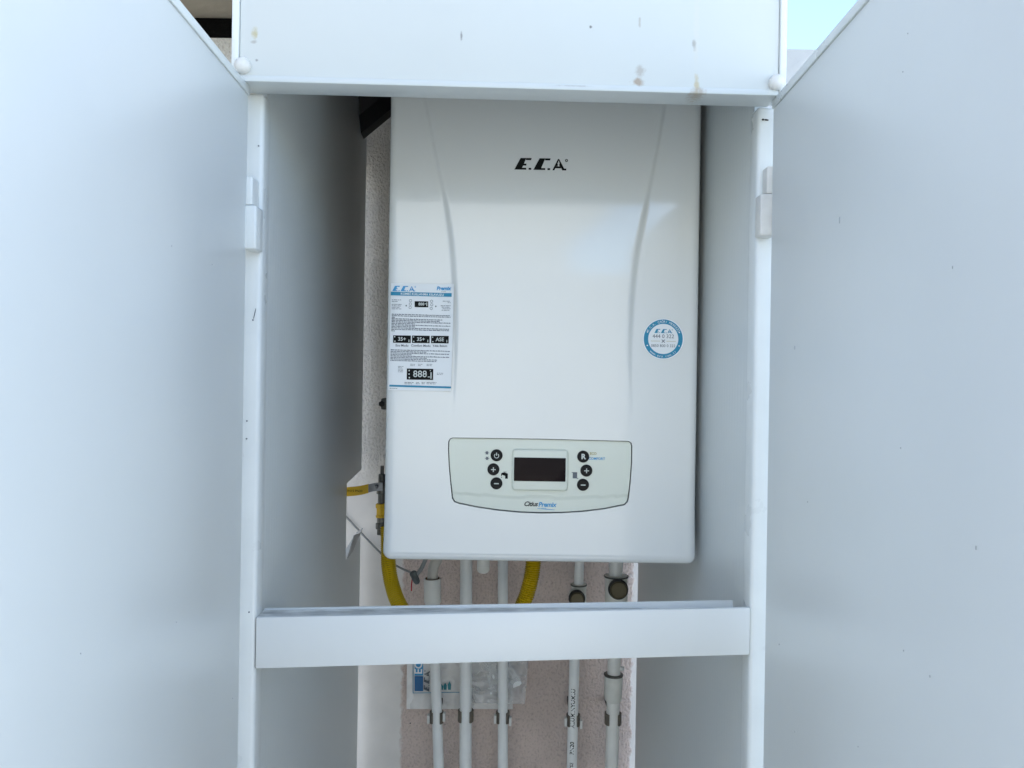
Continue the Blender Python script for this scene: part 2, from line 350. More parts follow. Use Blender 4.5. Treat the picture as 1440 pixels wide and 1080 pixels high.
# doors
def door(side, u, vdir, spots):
    hinge = C(u, -.020, 0); out = ru*side      # outward of the opening
    d = Vector((vdir, -1, 0)).normalized(); nrm = Vector((-d.y, d.x, 0)); nrm = nrm if nrm.dot(out) > 0 else -nrm
    def D(a, b, z): return hinge+d*a+nrm*b+Vector((0, 0, z))
    sp = []
    for (px, py, rr, cc) in spots:
        sx, sz = un(px, py)        # meet the sight line with the door's face
        t = (hinge.x*d.y-hinge.y*d.x)/(sx*d.y-1*d.x)
        q = Vector((sx*t, t, CZ+sz*t))-co0; sp.append((q.x, q.y, q.z, .03, rr, cc, .8))
    m = mat('door_pvc_left' if side < 0 else 'door_pvc_right', (.765, .79, .765), .32, bump=(6, .0022), var=.045, varscale=2.5)
    bm = bmesh.new(); box(bm, D, .0, .45, 0, .018, -1.33, .2782, .0008); o = obj('door', bm, m, cab)
    bm = bmesh.new(); box(bm, D, -.0012, .4512, -.0013, .0195, .2785, .2868, .0006); obj('edge_trim', bm, PVC_TRIM, o)
    # small dark marks lying on the face
    for (px, py, rr, cc) in spots:
        sx, sz = un(px, py); t = (hinge.x*d.y-hinge.y*d.x)/(sx*d.y-1*d.x)
        q = Vector((sx*t, t, CZ+sz*t)) - nrm*.0004; rw = rr*t/F
        bm = bmesh.new(); n = 7
        prism(bm, [q+d*math.cos(a)*rw*.8*random.uniform(.6, 1.1)+Vector((0, 0, 1))*math.sin(a)*rw*cc*random.uniform(.7, 1.1) for a in [2*math.pi*k/n for k in range(n)]], nrm*.0005)
        obj('scuff_mark', bm, mat('scuff', (.48, .49, .49), .7), o, smooth=False)
    return o
dl = door(-1, -.2600, math.sin(PSI), [(298, 372, 1.0, 1), (241, 346, .9, 1), (113, 919, 1.3, 1), (248, 875, .8, 1), (327, 982, .8, 1)])
dr = door(1, .2590, -.0259, [(1181, 310, 2.2, 2.6), (1277, 47, 1.0, 1), (1270, 101, 1.2, 1), (1340, 376, 1.1, 2), (1118, 1029, 1.0, 2), (1207, 1050, 1, 1), (1267, 630, 1.0, 1),
        (1373, 771, 2.0, 1.8), (1271, 915, 1.2, 1), (1308, 951, 1.6, 1.2), (1096, 906, 1.1, 1), (1136, 706, 1, 1), (1118, 489, 1.4, 1.8)])
# hinges: a narrow upper leaf and a wider lower block, between door and post
def hinge(side, px0, px1, y0, y1, y2, dm, parent):
    def H(pxa, pxb, ya, yb, d0, d1, nm, par):
        a = P(pxa, ya, d0); b = P(pxb, yb, d0); x0, x1 = sorted((a.x, b.x)); z0, z1 = sorted((a.z, b.z))
        bm = bmesh.new(); box(bm, lambda x, y, z: Vector((x, y, z)), x0, x1, d0, d1, z0, z1, .0018, 3); return obj(nm, bm, dm, par)
    if side < 0:
        h = H(px0, 354.5, y0, y1, .752, .771, 'hinge', parent); H(px0, px1, y1, y2, .749, .771, 'hinge_knuckle', parent)
    else:
        h = H(1079, px1, y0, y1, .772, .787, 'hinge', parent); H(px0, px1, y1, y2, .769, .787, 'hinge_knuckle', parent)
hinge(-1, 343, 359.5, 247, 288, 350, PVC_TRIM, cab)
hinge(1, 1070, 1092, 233, 272, 331, PVC_OLD, cab)
# round white screw caps on the header's lower corners
for px, py, dd in ((341, 92, .7375), (1092.5, 116, .7525)):
    c = P(px, py, dd); bm = bmesh.new()
    prof = [(-.002, .0075), (.002, .0078)]+[(.002+.0065*math.sin(a), .0078*math.cos(a)) for a in [R(x) for x in range(12, 91, 13)]]
    fix_lathe(bm, c+rv*.002, -rv, prof, 24); o = obj('screw_cap', bm, PVC_OLD, cab, angle=60)
# hairline scratches and specks on posts and side
def fleck(px, py, d, rx, rz, ang=0, m=None):
    c = P(px, py, d); n = 8; bm = bmesh.new(); k = d/F
    pts = []
    for i in range(n):
        a = 2*math.pi*i/n; x = math.cos(a)*rx*k; z = math.sin(a)*rz*k
        pts.append(c+Vector((x*math.cos(ang)-z*math.sin(ang), 0, x*math.sin(ang)+z*math.cos(ang))))
    prism(bm, pts, Vector((0, .0006, 0))); obj('scuff_mark', bm, m or BLACK, cab, smooth=False)
fleck(1078, 168.5, .7868, 3.2, 1.0, R(-8)); fleck(1073, 168, .7866, 1.6, 1.3)
for px, py in ((347, 592), (346.5, 617), (350, 861), (363.5, 205), (355.5, 450)): fleck(px, py, .7712, 1.1, 1.1, m=GREYP)
fleck(358, 441, .7712, .5, 8, R(-12), GREYP)

# ================================================================== THE BOILER
BX, BZ = .0380, .1375            # centre of the front; z above eye
HW, HH = .1990, .3625
BD = .980                        # front plane
def fb(px, py): 
    x, z = un(px, py); return x*BD, z*BD
def interp(tab, z):
    if z >= tab[0][1]: return tab[0][0]
    if z <= tab[-1][1]: return tab[-1][0]
    for (x0, z0), (x1, z1) in zip(tab, tab[1:]):
        if z <= z0 and z >= z1: 
            t = (z0-z)/(z0-z1); return x0+(x1-x0)*t
def smooth_tab(raw):
    p = catmull([Vector((x, 0, z)) for x, z in [fb(*q) for q in raw]], 6); return [(v.x, v.z) for v in p]
cl = smooth_tab([(586, 60), (600, 150), (613, 218), (627, 285), (636, 350), (641, 430), (641, 500), (638, 590)])
crr = smooth_tab([(951, 60), (935, 150), (921, 225), (906, 300), (895, 360), (888, 430), (886, 500), (889, 590)])
def sstep(t): t = max(0, min(1, t)); return t*t*(3-2*t)
ZA, ZBm = fb(0, 60)[1], fb(0, 590)[1]
def swell(z):
    t = (ZA-z)/(ZA-ZBm)
    if t <= 0: return .35
    if t >= 1: return 0
    return (.35+.65*sstep(t/.5)) if t < .5 else sstep((1-t)/.42)
def front(x, z):                 # how far the front stands proud of its edge plane
    a = swell(z); h = 0
    wd = .0028+.0060*a
    inl = sstep((x-interp(cl, z))/wd+.5); inr = sstep((interp(crr, z)-x)/wd+.5)
    h += .0044*a*min(inl, inr)
    zb_ = z-(BZ-HH)              # the foot flares gently forward
    if zb_ < .10: h += .0085*((.10-zb_)/.10)**2
    return h
def edge_drop(x, z):
    r = .011; dx = HW-abs(x-BX); dz = z-(BZ-HH); q = 0
    # distance to a rounded rectangle
    cx = max(0, r-dx); cz = max(0, r-dz)
    e = min(r, r-math.hypot(cx, cz)) if (cx > 0 or cz > 0) else r
    e = max(0, e); t = 1-e/r
    return .008*(1-math.sqrt(max(0, 1-t*t)))
def fy(x, z): return BD-front(x, z)+edge_drop(x, z)
def axis(n, lo, hi, edge, ne, both=True):
    a = [lo+edge*(1-math.cos(math.pi/2*i/ne)) for i in range(ne)]
    m = [lo+edge+(hi-lo-(2 if both else 1)*edge)*i/n for i in range(n+1)]
    b = [hi-edge*(1-math.cos(math.pi/2*i/ne)) for i in range(ne-1, -1, -1)] if both else []
    return a+m+b
xs = axis(250, -1, 1, .06, 8); zs = axis(190, BZ-HH, BZ+HH, .012, 10, False)
RC = .0125
def halfw(z):
    d = z-(BZ-HH)
    return HW-(RC-math.sqrt(max(0, RC*RC-(RC-d)**2)) if d < RC else 0)
boiler = thing('wall_boiler', (BX, BD+.2, CZ+BZ-HH), 'white glossy wall mounted combi boiler hanging inside the open cabinet', 'boiler')
bm = bmesh.new(); rows = []
for z in zs:
    hw = halfw(z); rows.append([bm.verts.new((BX+x*hw, fy(BX+x*hw, z), CZ+z)) for x in xs])
for i in range(len(rows)-1):
    for j in range(len(xs)-1): bm.faces.new([rows[i][j], rows[i][j+1], rows[i+1][j+1], rows[i+1][j]])
rim = [rows[0][j] for j in range(len(xs))]+[rows[i][-1] for i in range(1, len(rows))]+[rows[-1][j] for j in range(len(xs)-2, -1, -1)]+[rows[i][0] for i in range(len(rows)-2, 0, -1)]
last = rim
for yy in (BD+.03, BD+.11):
    nw = [bm.verts.new((v.co.x, yy, v.co.z)) for v in rim]
    for k in range(len(rim)): bm.faces.new([last[k], nw[k], nw[(k+1) % len(rim)], last[(k+1) % len(rim)]])
    last = nw
bm.faces.new(last); bmesh.ops.recalc_face_normals(bm, faces=bm.faces[:])
casing = obj('casing', bm, ENAMEL, boiler, angle=50)
bm = bmesh.new(); box(bm, W, BX-HW+.006, BX+HW-.006, BD+.112, WY-.004, BZ-HH+.004, BZ+HH-.004, .003); obj('chassis', bm, mat('gap_darkening_grey', (.22, .225, .23), .45, metal=.3), boiler)  # rear body, its grey chosen to darken the gaps beside the boiler
# pocket cut for the control panel
OUT = [(637, 615.3), (760, 617), (884, 620.2), (888, 622.5), (889.3, 628), (889, 650), (886.8, 680), (884.4, 700), (883, 706), (878.5, 710.5), (850, 716.2), (820, 719.8), (790, 721.6), (760, 722), (730, 720.8),
       (700, 718), (670, 713.6), (645, 708.5), (638.5, 706), (635.6, 701), (633.5, 682), (631, 655), (630, 632), (630.3, 621), (632.5, 616.8)]
def scale_out(k, dx=0):
    o2 = [fb(*p) for p in OUT]; cx = sum(p[0] for p in o2)/len(o2); cz = sum(p[1] for p in o2)/len(o2)
    n = len(o2); res = []
    for i in range(n):            # inset by k metres
        a, b, c = Vector(o2[i-1]), Vector(o2[i]), Vector(o2[(i+1) % n]); t = (c-a).normalized(); nn = Vector((t.y, -t.x))
        if nn.dot(Vector((cx, cz))-b) < 0: nn = -nn
        q = b+nn*k; res.append((q.x, q.y))
    return res
bm = bmesh.new(); prism(bm, [W(x, BD-.02, z) for x, z in scale_out(0)], Vector((0, .0325, 0)))
cut = obj('cutter', bm, BLACKP, boiler, smooth=False)
md = casing.modifiers.new('b', 'BOOLEAN'); md.operation = 'DIFFERENCE'; md.object = cut; md.solver = 'EXACT'
dg = bpy.context.evaluated_depsgraph_get(); nm = bpy.data.meshes.new_from_object(casing.evaluated_get(dg)); casing.modifiers.clear()
casing.data = nm; nm.name = 'casing'; bpy.data.objects.remove(cut)
nm.shade_smooth(); nm.set_sharp_from_angle(angle=R(50))
if len(nm.materials) == 0: nm.materials.append(ENAMEL)

def decal(name, vfs, m, parent, cx, cz, off=.0004, base=None):
    """flat print: list of (2-D mesh, dx, dz, angle) laid on the front"""
    bm = bmesh.new()
    for vf, dx, dz, an in vfs:
        ca, sa = math.cos(an), math.sin(an)
        def fn(a, b):
            x = cx+dx+a*ca-b*sa; z = cz+dz+a*sa+b*ca
            return W(x, (base(x, z) if base else fy(x, z))-off, z)
        put2d(bm, vf, fn)
    return obj(name, bm, m, parent, smooth=False)
def poly(*pts): return (list(pts), [tuple(range(len(pts)))])
def rect(x0, z0, x1, z1): return poly((x0, z0), (x1, z0), (x1, z1), (x0, z1))
def join(*vfs):
    V, Fc = [], []
    for v, f in vfs:
        n = len(V); V += list(v); Fc += [tuple(i+n for i in q) for q in f]
    return V, Fc
def mv(vf, dx, dz, k=1): return [(x*k+dx, y*k+dz) for x, y in vf[0]], vf[1]
def disc(r, n=20, r0=0, a0=0, a1=2*math.pi):
    if r0 <= 0: return [(r*math.cos(2*math.pi*i/n), r*math.sin(2*math.pi*i/n)) for i in range(n)], [tuple(range(n))]
    V = []; Fc = []
    for i in range(n+1):
        a = a0+(a1-a0)*i/n; V += [(r*math.cos(a), r*math.sin(a)), (r0*math.cos(a), r0*math.sin(a))]
    for i in range(n): Fc.append((2*i, 2*i+1, 2*i+3, 2*i+2))
    return V, Fc
def logo(wd):
    """the slanted initials; drawn in units of the zoomed print, 760 wide"""
    k = wd/790.
    E = [poly((325, 408), (415, 235), (500, 235), (545, 235), (578, 235), (570, 265), (520, 265), (478, 345), (445, 380), (500, 380), (495, 408)), poly((478, 318), (500, 318), (500, 347), (478, 347), (462, 345))]
    E = [poly((325, 408), (415, 235), (500, 235), (440, 380), (430, 408)), poly((500, 235), (578, 235), (570, 265), (492, 265)), poly((440, 380), (500, 380), (500, 408), (430, 408)), poly((462, 318), (503, 318), (500, 347), (450, 347))]
    dots = [rect(535, 380, 574, 408), rect(813, 380, 852, 408)]
    Cc = [poly((605, 408), (695, 235), (780, 235), (720, 380), (710, 408)), poly((780, 235), (857, 235), (850, 265), (772, 265)), poly((720, 380), (780, 380), (780, 408), (710, 408))]
    A = [poly((885, 410), (965, 245), (975, 240), (985, 245), (960, 312), (915, 410)), poly((975, 240), (985, 245), (1060, 385), (1030, 410), (992, 322)), poly((955, 320), (968, 318), (950, 352), (945, 348)),
         poly((925, 352), (1005, 352), (1015, 380), (912, 380)), poly((1035, 382), (1090, 382), (1090, 410), (1030, 410)), poly((960, 316), (968, 320), (960, 352), (948, 352)), poly((984, 318), (992, 316), (1004, 352), (990, 352))]
    dg_ = [(x+1092, y+262) for x, y in disc(22, 14, 10)[0]], disc(22, 14, 10)[1]
    allp = join(*(E+dots+Cc+A+[dg_]))
    return [((x-710)*k, -(y-322)*k) for x, y in allp[0]], [tuple(reversed(f)) for f in allp[1]]
lx, lz = fb(760, 232)
decal('brand_lettering', [(logo(.0680), 0, 0, 0)], BLACK, boiler, lx, lz)

# ---- control panel
pn = scale_out(.0011)
PY = BD+.0022
def py(x, z):
    # plate: slightly domed, with a low step along the bottom arc
    cx, cz_ = fb(760, 668); u = (x-cx)/.12
    arc = fb(760, 700)[1]+.004*abs(u)**2*1.2
    return PY+.0008*u*u+(.0012 if z < arc else 0)+(.0012*max(0, (z-(cz_+.035))/.012))
cpx, cpz = fb(760, 668)
bm = bmesh.new()
nx, nz = 90, 40
# clip outline per column: build columns between lower and upper boundary
def bounds(x):
    zs_ = []
    n = len(pn)
    for i in range(n):
        (x0, z0), (x1, z1) = pn[i], pn[(i+1) % n]
        if (x0-x)*(x1-x) <= 0 and abs(x1-x0) > 1e-9: zs_.append(z0+(z1-z0)*(x-x0)/(x1-x0))
    return min(zs_), max(zs_)
xmin, xmax = min(p[0] for p in pn), max(p[0] for p in pn)
colx = [xmin+(xmax-xmin)*(.5-.5*math.cos(math.pi*(i+.15)/(nx+.3))) for i in range(nx+1)]
grid = []
for x in colx:
    a, b = bounds(x); grid.append([bm.verts.new(W(x, py(x, a+(b-a)*j/nz), a+(b-a)*j/nz)) for j in range(nz+1)])
for i in range(nx):
    for j in range(nz): bm.faces.new([grid[i][j], grid[i+1][j], grid[i+1][j+1], grid[i][j+1]])
ed = [grid[i][0] for i in range(nx+1)]+[grid[nx][j] for j in range(1, nz+1)]+[grid[i][nz] for i in range(nx-1, -1, -1)]+[grid[0][j] for j in range(nz-1, 0, -1)]
bk = [bm.verts.new(v.co+Vector((0, .006, 0))) for v in ed]
for k in range(len(ed)): bm.faces.new([ed[k], bk[k], bk[(k+1) % len(ed)], ed[(k+1) % len(ed)]])
bmesh.ops.recalc_face_normals(bm, faces=bm.faces[:])
panel = obj('control_panel', bm, PLATE, boiler, angle=35)
bm = bmesh.new(); prism(bm, [W(x, BD+.0090, z) for x, z in scale_out(.0002)], Vector((0, .002, 0))); obj('panel_backing', bm, RUBBER, boiler, smooth=False)  # dark sheet behind the plate, showing in the gap round it
def rrect(x0, z0, x1, z1, r, n=5):
    pts = []
    for cx, cz, a0 in ((x1-r, z1-r, 0), (x0+r, z1-r, 90), (x0+r, z0+r, 180), (x1-r, z0+r, 270)):
        for i in range(n+1): a = R(a0+90*i/n); pts.append((cx+r*math.cos(a), cz+r*math.sin(a)))
    return pts
def plate(name, pts, y0, y1, m, parent, bev=0):
    bm = bmesh.new(); a, b = prism(bm, [W(x, y0, z) for x, z in pts], Vector((0, y1-y0, 0)))
    if bev:
        es = [e for e in bm.edges if all(v in a for v in e.verts)]
        bmesh.ops.bevel(bm, geom=es, offset=bev, segments=3, affect='EDGES', profile=.5)
    return obj(name, bm, m, parent, angle=50)
a = fb(719.5, 689.5); b = fb(799.5, 632.5); plate('display_bezel', rrect(a[0], a[1], b[0], b[1], .005), PY-.0045, PY+.003, PLATE, panel, .0028)
a = fb(722.5, 676); b = fb(795.5, 644); plate('display', rrect(a[0], a[1], b[0], b[1], .0006, 1), PY-.0050, PY, GLASSY, panel, .0003)
def button(px, py_, marks):
    x, z = fb(px, py_); r = .0071; bm = bmesh.new(); yb = py(x, z)
    fix_lathe(bm, W(x, yb+.001, z), Vector((0, -1, 0)), [(0, r+.0006), (.0014, r+.0006), (.0015, r), (.0030, r), (.0037, r-.0007), (.0038, .0001)], 32)
    obj('button', bm, BLACKP, panel, angle=35); top = yb-.0028
    decal('button_symbol', [(m_, dx, dz, 0) for m_, dx, dz in marks], LIGHTP, panel, x, z, off=.0004, base=lambda xx, zz: top)
plus = join(rect(-.0030, -.0006, .0030, .0006), rect(-.0006, -.0030, .0006, .0030)); minus = rect(-.0030, -.0007, .0030, .0007)
power = join(mv(disc(.0032, 20, .0024, R(125), R(415)), 0, 0), rect(-.0005, .0002, .0005, .0040))
RR = text2d('R', .0090, .0004)
button(698.3, 640.5, [(power, 0, -.0004)]); button(693.8, 660.3, [(plus, 0, 0)]); button(698, 680, [(minus, 0, 0)])
button(820.3, 642.3, [(RR, 0, 0)]); button(824.8, 662, [(plus, 0, 0)]); button(820, 682, [(minus, 0, 0)])
flake = join(*[poly(*[(x*math.cos(a)-z*math.sin(a), x*math.sin(a)+z*math.cos(a)) for x, z in ((-.0028, -.0003), (.0028, -.0003), (.0028, .0003), (-.0028, .0003))]) for a in (0, R(60), R(120))], disc(.0018, 10, .0010))
def pdecal(name, vfs, m, px, py_): x, z = fb(px, py_); return decal(name, vfs, m, panel, x, z, off=.0003, base=py)
pdecal('indicator_symbol', [(flake, 0, 0, 0)], GREYP, 684.7, 637); pdecal('indicator_symbol', [(flake, 0, 0, 0)], GREYP, 684.9, 644.8)
tap = join(poly((-.0045, .002), (-.0035, .0035), (.0, .0040), (.0042, .0025), (.0042, -.0040), (.0008, -.0040), (.0008, -.0005), (-.002, .0004), (-.0032, .001), (-.0035, -.0005), (-.0045, -.0005)), rect(-.0015, .0042, .0025, .0048), rect(-.0040, -.0030, -.0032, -.0015))
pdecal('tap_symbol', [(tap, 0, 0, 0)], BLACK, 709.5, 669)
rad = join(rect(-.0028, -.0040, .0028, .0038), rect(-.0042, .0030, -.0028, .0038), rect(.0028, -.0045, .0044, -.0037))
pdecal('radiator_symbol', [(rad, 0, 0, 0)], GREYP, 808.7, 668.5)
pdecal('lettering', [(text2d('ECO', .0042, .0001), 0, 0, 0)], OLIVE, 834.5, 638.2)
pdecal('lettering', [(text2d('COMFORT', .0044, .0001), 0, 0, 0)], LBLUE, 839.5, 645.4)
pdecal('lettering', [(text2d('Citius', .0082, .00018, .3, 'RIGHT', .92), 0, 0, 0)], BLACK, 756, 709.6)
pdecal('lettering', [(text2d('Premix', .0082, .00025, .2, 'LEFT', .95), 0, 0, 0), (poly((-.001, -.0052), (.010, -.0060), (.021, -.0066), (.021, -.0061), (.010, -.0052), (-.001, -.0047)), 0, 0, 0),
        (text2d('premix', .0022, 0, .2, 'LEFT'), .004, -.0044, 0)], LBLUE, 757, 710.2)

# ---- round service sticker
sx, sz = fb(932.6, 476.7); srad = .0248
bm = bmesh.new(); v, f = disc(srad+.0012, 48); bt = [W(sx+a, 0, sz+b) for a, b in v]
for p in bt: p.y = fy(p.x, p.z-CZ)-.0001
prism(bm, bt, Vector((0, -.00035, 0))); stk = obj('round_sticker', bm, PAPER, boiler, smooth=False); stk['label'] = 'round white service sticker with blue ring'
decal('blue_ring', [(disc(srad, 64, .0192), 0, 0, 0)], BLUE, stk, sx, sz, .0006)
def ringtext(s, r, a_mid, size, flip):
    out = []; adv = size*.62/r; n = len(s)
    for i, ch in enumerate(s):
        if ch == ' ': continue
        d = (i-(n-1)/2)*adv; a = a_mid-d if not flip else a_mid+d
        vf = text2d(ch, size); rot = a-math.pi/2 if not flip else a+math.pi/2
        out.append((vf, r*math.cos(a), r*math.sin(a), rot))
    return out
stars = [(disc(.0009, 8), .022*math.cos(R(a)), .022*math.sin(R(a)), 0) for a in (23, 157, 203, 337)]
decal('ring_lettering', ringtext('E.C.A. ÇAĞRI MERKEZİ', .0219, R(90), .0040, False)+ringtext('www.eca.com.tr', .0222, R(270), .0042, True)+stars, PAPER, stk, sx, sz, .0008)
decal('initials', [(logo(.0235), 0, .0100, 0)], BLUE, stk, sx, sz, .0006)
wr = join(poly((-.0022, -.0016), (-.0016, -.0022), (.0022, .0016), (.0016, .0022)), poly((-.0022, .0016), (-.0016, .0022), (.0022, -.0016), (.0016, -.0022)))
decal('phone_numbers', [(text2d('444 0 322', .0068), 0, .0032, 0), (wr, 0, -.0028, 0), (text2d('0850 800 0 322', .0049), 0, -.0088, 0)], GREYP, stk, sx, sz, .0006)
decal('thin_rule', [(rect(-.016, -.0030, -.004, -.0026), 0, 0, 0), (rect(.004, -.0030, .016, -.0026), 0, 0, 0)], OLIVE, stk, sx, sz, .0006)

# ---- instruction sheet, lifting a little at its right edge
s0 = fb(546.6, 548.5); s1 = fb(637.8, 399.5); sw = s1[0]-s0[0]; sh = s1[1]-s0[1]
def shy(x, z):
    u = max(0, (x-s0[0])/sw-.72)/.28; return fy(max(x, s0[0]), z)-.0009-.0024*u*u
bm = bmesh.new(); nx, nz = 24, 24
g = [[bm.verts.new(W(s0[0]+sw*i/nx+.0018*(j/nz-.5), shy(s0[0]+sw*i/nx, s0[1]+sh*j/nz), s0[1]+sh*j/nz)) for j in range(nz+1)] for i in range(nx+1)]
for i in range(nx):
    for j in range(nz): bm.faces.new([g[i][j], g[i+1][j], g[i+1][j+1], g[i][j+1]])
sheet = obj('instruction_sheet', bm, PAPER, boiler); sheet['label'] = 'white printed instruction sheet stuck on the left'
def sd2(name, vfs, m, px, py_): x, z = fb(px, py_); return decal(name, vfs, m, sheet, x, z, off=.00055, base=shy)
pk = BD/F
def pr(x0, y0, x1, y1):
    n = max(1, int((x1-x0)/2.5)); st = (x1-x0)/n
    return join(*[rect((x0+st*i)*pk, -y1*pk, (x0+st*(i+1))*pk, -y0*pk) for i in range(n)])
sd2('initials', [(logo(.0300), 0, 0, 0)], LBLUE, 568, 406)
sd2('title_band', [(pr(-43, -2.6, 43, 2.6), 0, 0, -.012)], BLUE, 592.5, 414)
sd2('title_lettering', [(text2d('KOMBİ KULLANMA KILAVUZU', .0040, .00008), 0, 0, -.012)], PAPER, 594, 414.2)
bpy.data.objects[sheet.name]
for o in sheet.children:
    if o.name.startswith('title_lettering'):
        for vtx in o.data.vertices: vtx.co.y -= .0002
sd2('lettering', [(text2d('Premix', .0062, .0003, .2), 0, 0, 0)], LBLUE, 624, 406); sd2('lettering', [(text2d('premix', .002), 0, 0, 0)], GREYP, 624, 410.2)
sd2('foot_band', [(pr(-43.5, -1.3, 43.5, 1.3), 0, 0, -.014)], BLUE, 591, 543.6)
def words(w_, lines, lh, th, align=0):
    out = []
    for k, frac in enumerate(lines):
        end = w_*frac; x = 0
        while x < end-1:
            l = min(random.uniform(1.4, 5.5), end-x)
            x0 = x if align == 0 else w_-end+x
            y = k*lh+random.uniform(-.06, .06)
            out.append(pr(x0, y, x0+l, y+th)); 
            if random.random() < .8: out.append(pr(x0+l*.2, y-th*.45, x0+l*.38, y))
            x += l+.7
    return join(*out)
T = mat('small_print', (.15, .17, .20), .6)
sd2('small_print', [(words(83, [1, 1, .06, .86, .83, 1, .4, 1, .41, .98, .98, .06], 2.12, .95), 0, 0, -.012)], T, 551, 441.5)
sd2('small_print', [(words(84, [1, .6, 1, .36, 1, .62, .78, .77], 2.12, .95), 0, 0, -.012)], T, 549.5, 491.5)
sd2('small_print', [(words(14, [1, .6, 0, 1, 1, .8, 1], 2.1, .6), 0, 0, 0)], GREYP, 551, 421.5); sd2('small_print', [(words(14, [.8, .3, 0, 1, .9, .8, .9], 2.1, .6, 1), 0, 0, 0)], GREYP, 620, 423.5)
sd2('small_print', [(words(8, [1, .7, .9, .9, 1], 1.9, .5), 0, 0, 0)], GREYP, 560, 515); sd2('small_print', [(words(9, [1, .9], 1.9, .5), 0, 0, 0)], GREYP, 614.5, 524.5)
for px, w_ in ((577, 8), (588, 7), (600, 9)): sd2('small_print', [(words(w_, [.9, .8], 1.9, .5), 0, 0, 0)], GREYP, px, 512)
for px, w_ in ((569, 13), (585, 6), (593, 5), (600, 14)): sd2('small_print', [(words(w_, [1, .9], 1.9, .6), 0, 0, 0)], GREYP, px, 537.5)
sd2('small_print', [(words(11, [1], 2, .5), 0, 0, 0)], GREYP, 548, 545.8)
for px, y0 in ((577.5, 423), (577.3, 427.7), (577, 432.5), (607, 423.8), (607.3, 428.7), (606.6, 434)): sd2('key_symbol', [(disc(2.0*pk, 14, 1.5*pk), 0, 0, 0)], GREYP, px, y0)
for px, y0 in ((571.5, 430), (613, 431)): sd2('key_symbol', [(disc(1.1*pk, 8), 0, 0, 0)], GREYP, px, y0)
def lcd(px, py_, w_, h_, txt, size, extra=()):
    sd2('display_picture', [(pr(-w_/2, -h_/2, w_/2, h_/2), 0, 0, 0)], BLACK, px, py_)
    o = sd2('display_digits', [(text2d(txt, size, .0001), 0, 0, 0)]+[(pr(*e), 0, 0, 0) for e in extra], LIGHTP, px, py_)
    for vtx in o.data.vertices: vtx.co.y -= .00025
lcd(592.8, 428, 19, 8.3, '888', .0050, [(5, -1.5, 6, 0), (7, -2.5, 8.2, 2.5)])
for px, tx in ((565.5, '35+'), (592, '35+'), (618.8, 'ASE')):
    lcd(px, 477+(px-565)*.012, 24.8, 10.4, tx, .0066, [(-11, -4, -9.5, -2.5), (-10.8, 2.3, -9, 3.8), (9.3, 1, 10.4, 4), (9.6, 0, 10.1, 1)])
lcd(590.8, 526.3, 37, 15.5, '888', .0118, [(-16, -6, -14.5, -4), (-16, -1, -14.6, 1), (-15.7, 4, -14, 6), (8, -1, 9.6, 2.4), (11, 3, 14, 4.2), (14.8, -3, 16.2, 6), (13.8, -6, 15.2, -4.8)])
for px, tx in ((565.5, 'Eco Modu'), (592, 'Comfort Modu'), (618.8, 'Yıllık Bakım')): sd2('lettering', [(text2d(tx, .0040, .00005), 0, 0, 0)], GREYP, px, 486+(px-565)*.012)
# stub under the boiler
bm = bmesh.new(); c = P(679.5, 806.5, 1.30); fix_lathe(bm, c, Vector((0, 0, 1)), [(0, .002), (.001, .006), (.003, .009), (.006, .0106), (.08, .0106)], 24); obj('overflow_stub', bm, PIPE2, boiler)

# ================================================================== FLUE, WIRES, VALVE, HOSE
a, b = P(517, 188, 1.37), P(545, 165, 1.37); d = (b-a).normalized(); nrm = Vector((-d.z, 0, d.x)); rd = .048
bm = bmesh.new(); sweep(bm, [a-d*.07+nrm*rd, a+d*.16+nrm*rd], rd, 10)
fl = obj('flue_elbow', bm, BLACKD, None, org=a, angle=20); tag(fl, 'black flue duct in the dark upper left corner behind the boiler', 'flue duct')

gv = thing('gas_valve', tuple(P(537, 690, 1.30)), 'yellow handled gas valve on the wall left of the boiler', 'gas valve')
GD = 1.30
p1 = P(537.5, 655, GD); p2 = P(536, 748, GD)
bm = bmesh.new(); L_ = (p2-p1)
def prof(spec): return [(t*L_.length, r) for t, r in spec]
fix_lathe(bm, p1, L_, prof([(0, .003), (.12, .003), (.13, .006), (.26, .0065), (.27, .0085), (.42, .009), (.43, .0065), (.60, .0065)]), 10); obj('valve_body', bm, METAL, gv)
bm = bmesh.new(); fix_lathe(bm, p1, L_, prof([(.565, .0075), (.575, .0105), (.63, .0105), (.64, .0088), (.74, .0088), (.75, .0102), (.78, .0095)]), 6); obj('yellow_nut', bm, YELH, gv)
bm = bmesh.new(); fix_lathe(bm, p1, L_, prof([(.78, .0075), (.86, .0075), (.87, .0095), (.95, .0095), (.96, .007), (1.04, .007)]), 12); obj('hose_tail', bm, METAL, gv)
# lever: flat strip bending from the spindle out through the notch
lev = [P(538, 684.5, GD-.012), P(527, 685, GD-.014), P(518, 687, GD-.014), P(505, 690, GD-.014), P(489, 691.5, GD-.014), P(470, 692, GD-.014)]
def strip(bm, pts, h, t):
    n = len(pts); rg = []
    for i, p in enumerate(pts):
        hh = h[i] if isinstance(h, list) else h
        rg.append([bm.verts.new(p+Vector((0, dy, dz))) for dy, dz in ((0, -hh), (0, hh), (t, hh), (t, -hh))])
    for i in range(n-1):
        for k in range(4): bm.faces.new([rg[i][k], rg[i][(k+1) % 4], rg[i+1][(k+1) % 4], rg[i+1][k]])
    bm.faces.new(rg[0]); bm.faces.new(list(reversed(rg[-1]))); bmesh.ops.recalc_face_normals(bm, faces=bm.faces[:])
bm = bmesh.new(); strip(bm, catmull(lev[:3], 4), .0068, .0022); hd = obj('lever', bm, STEEL, gv)
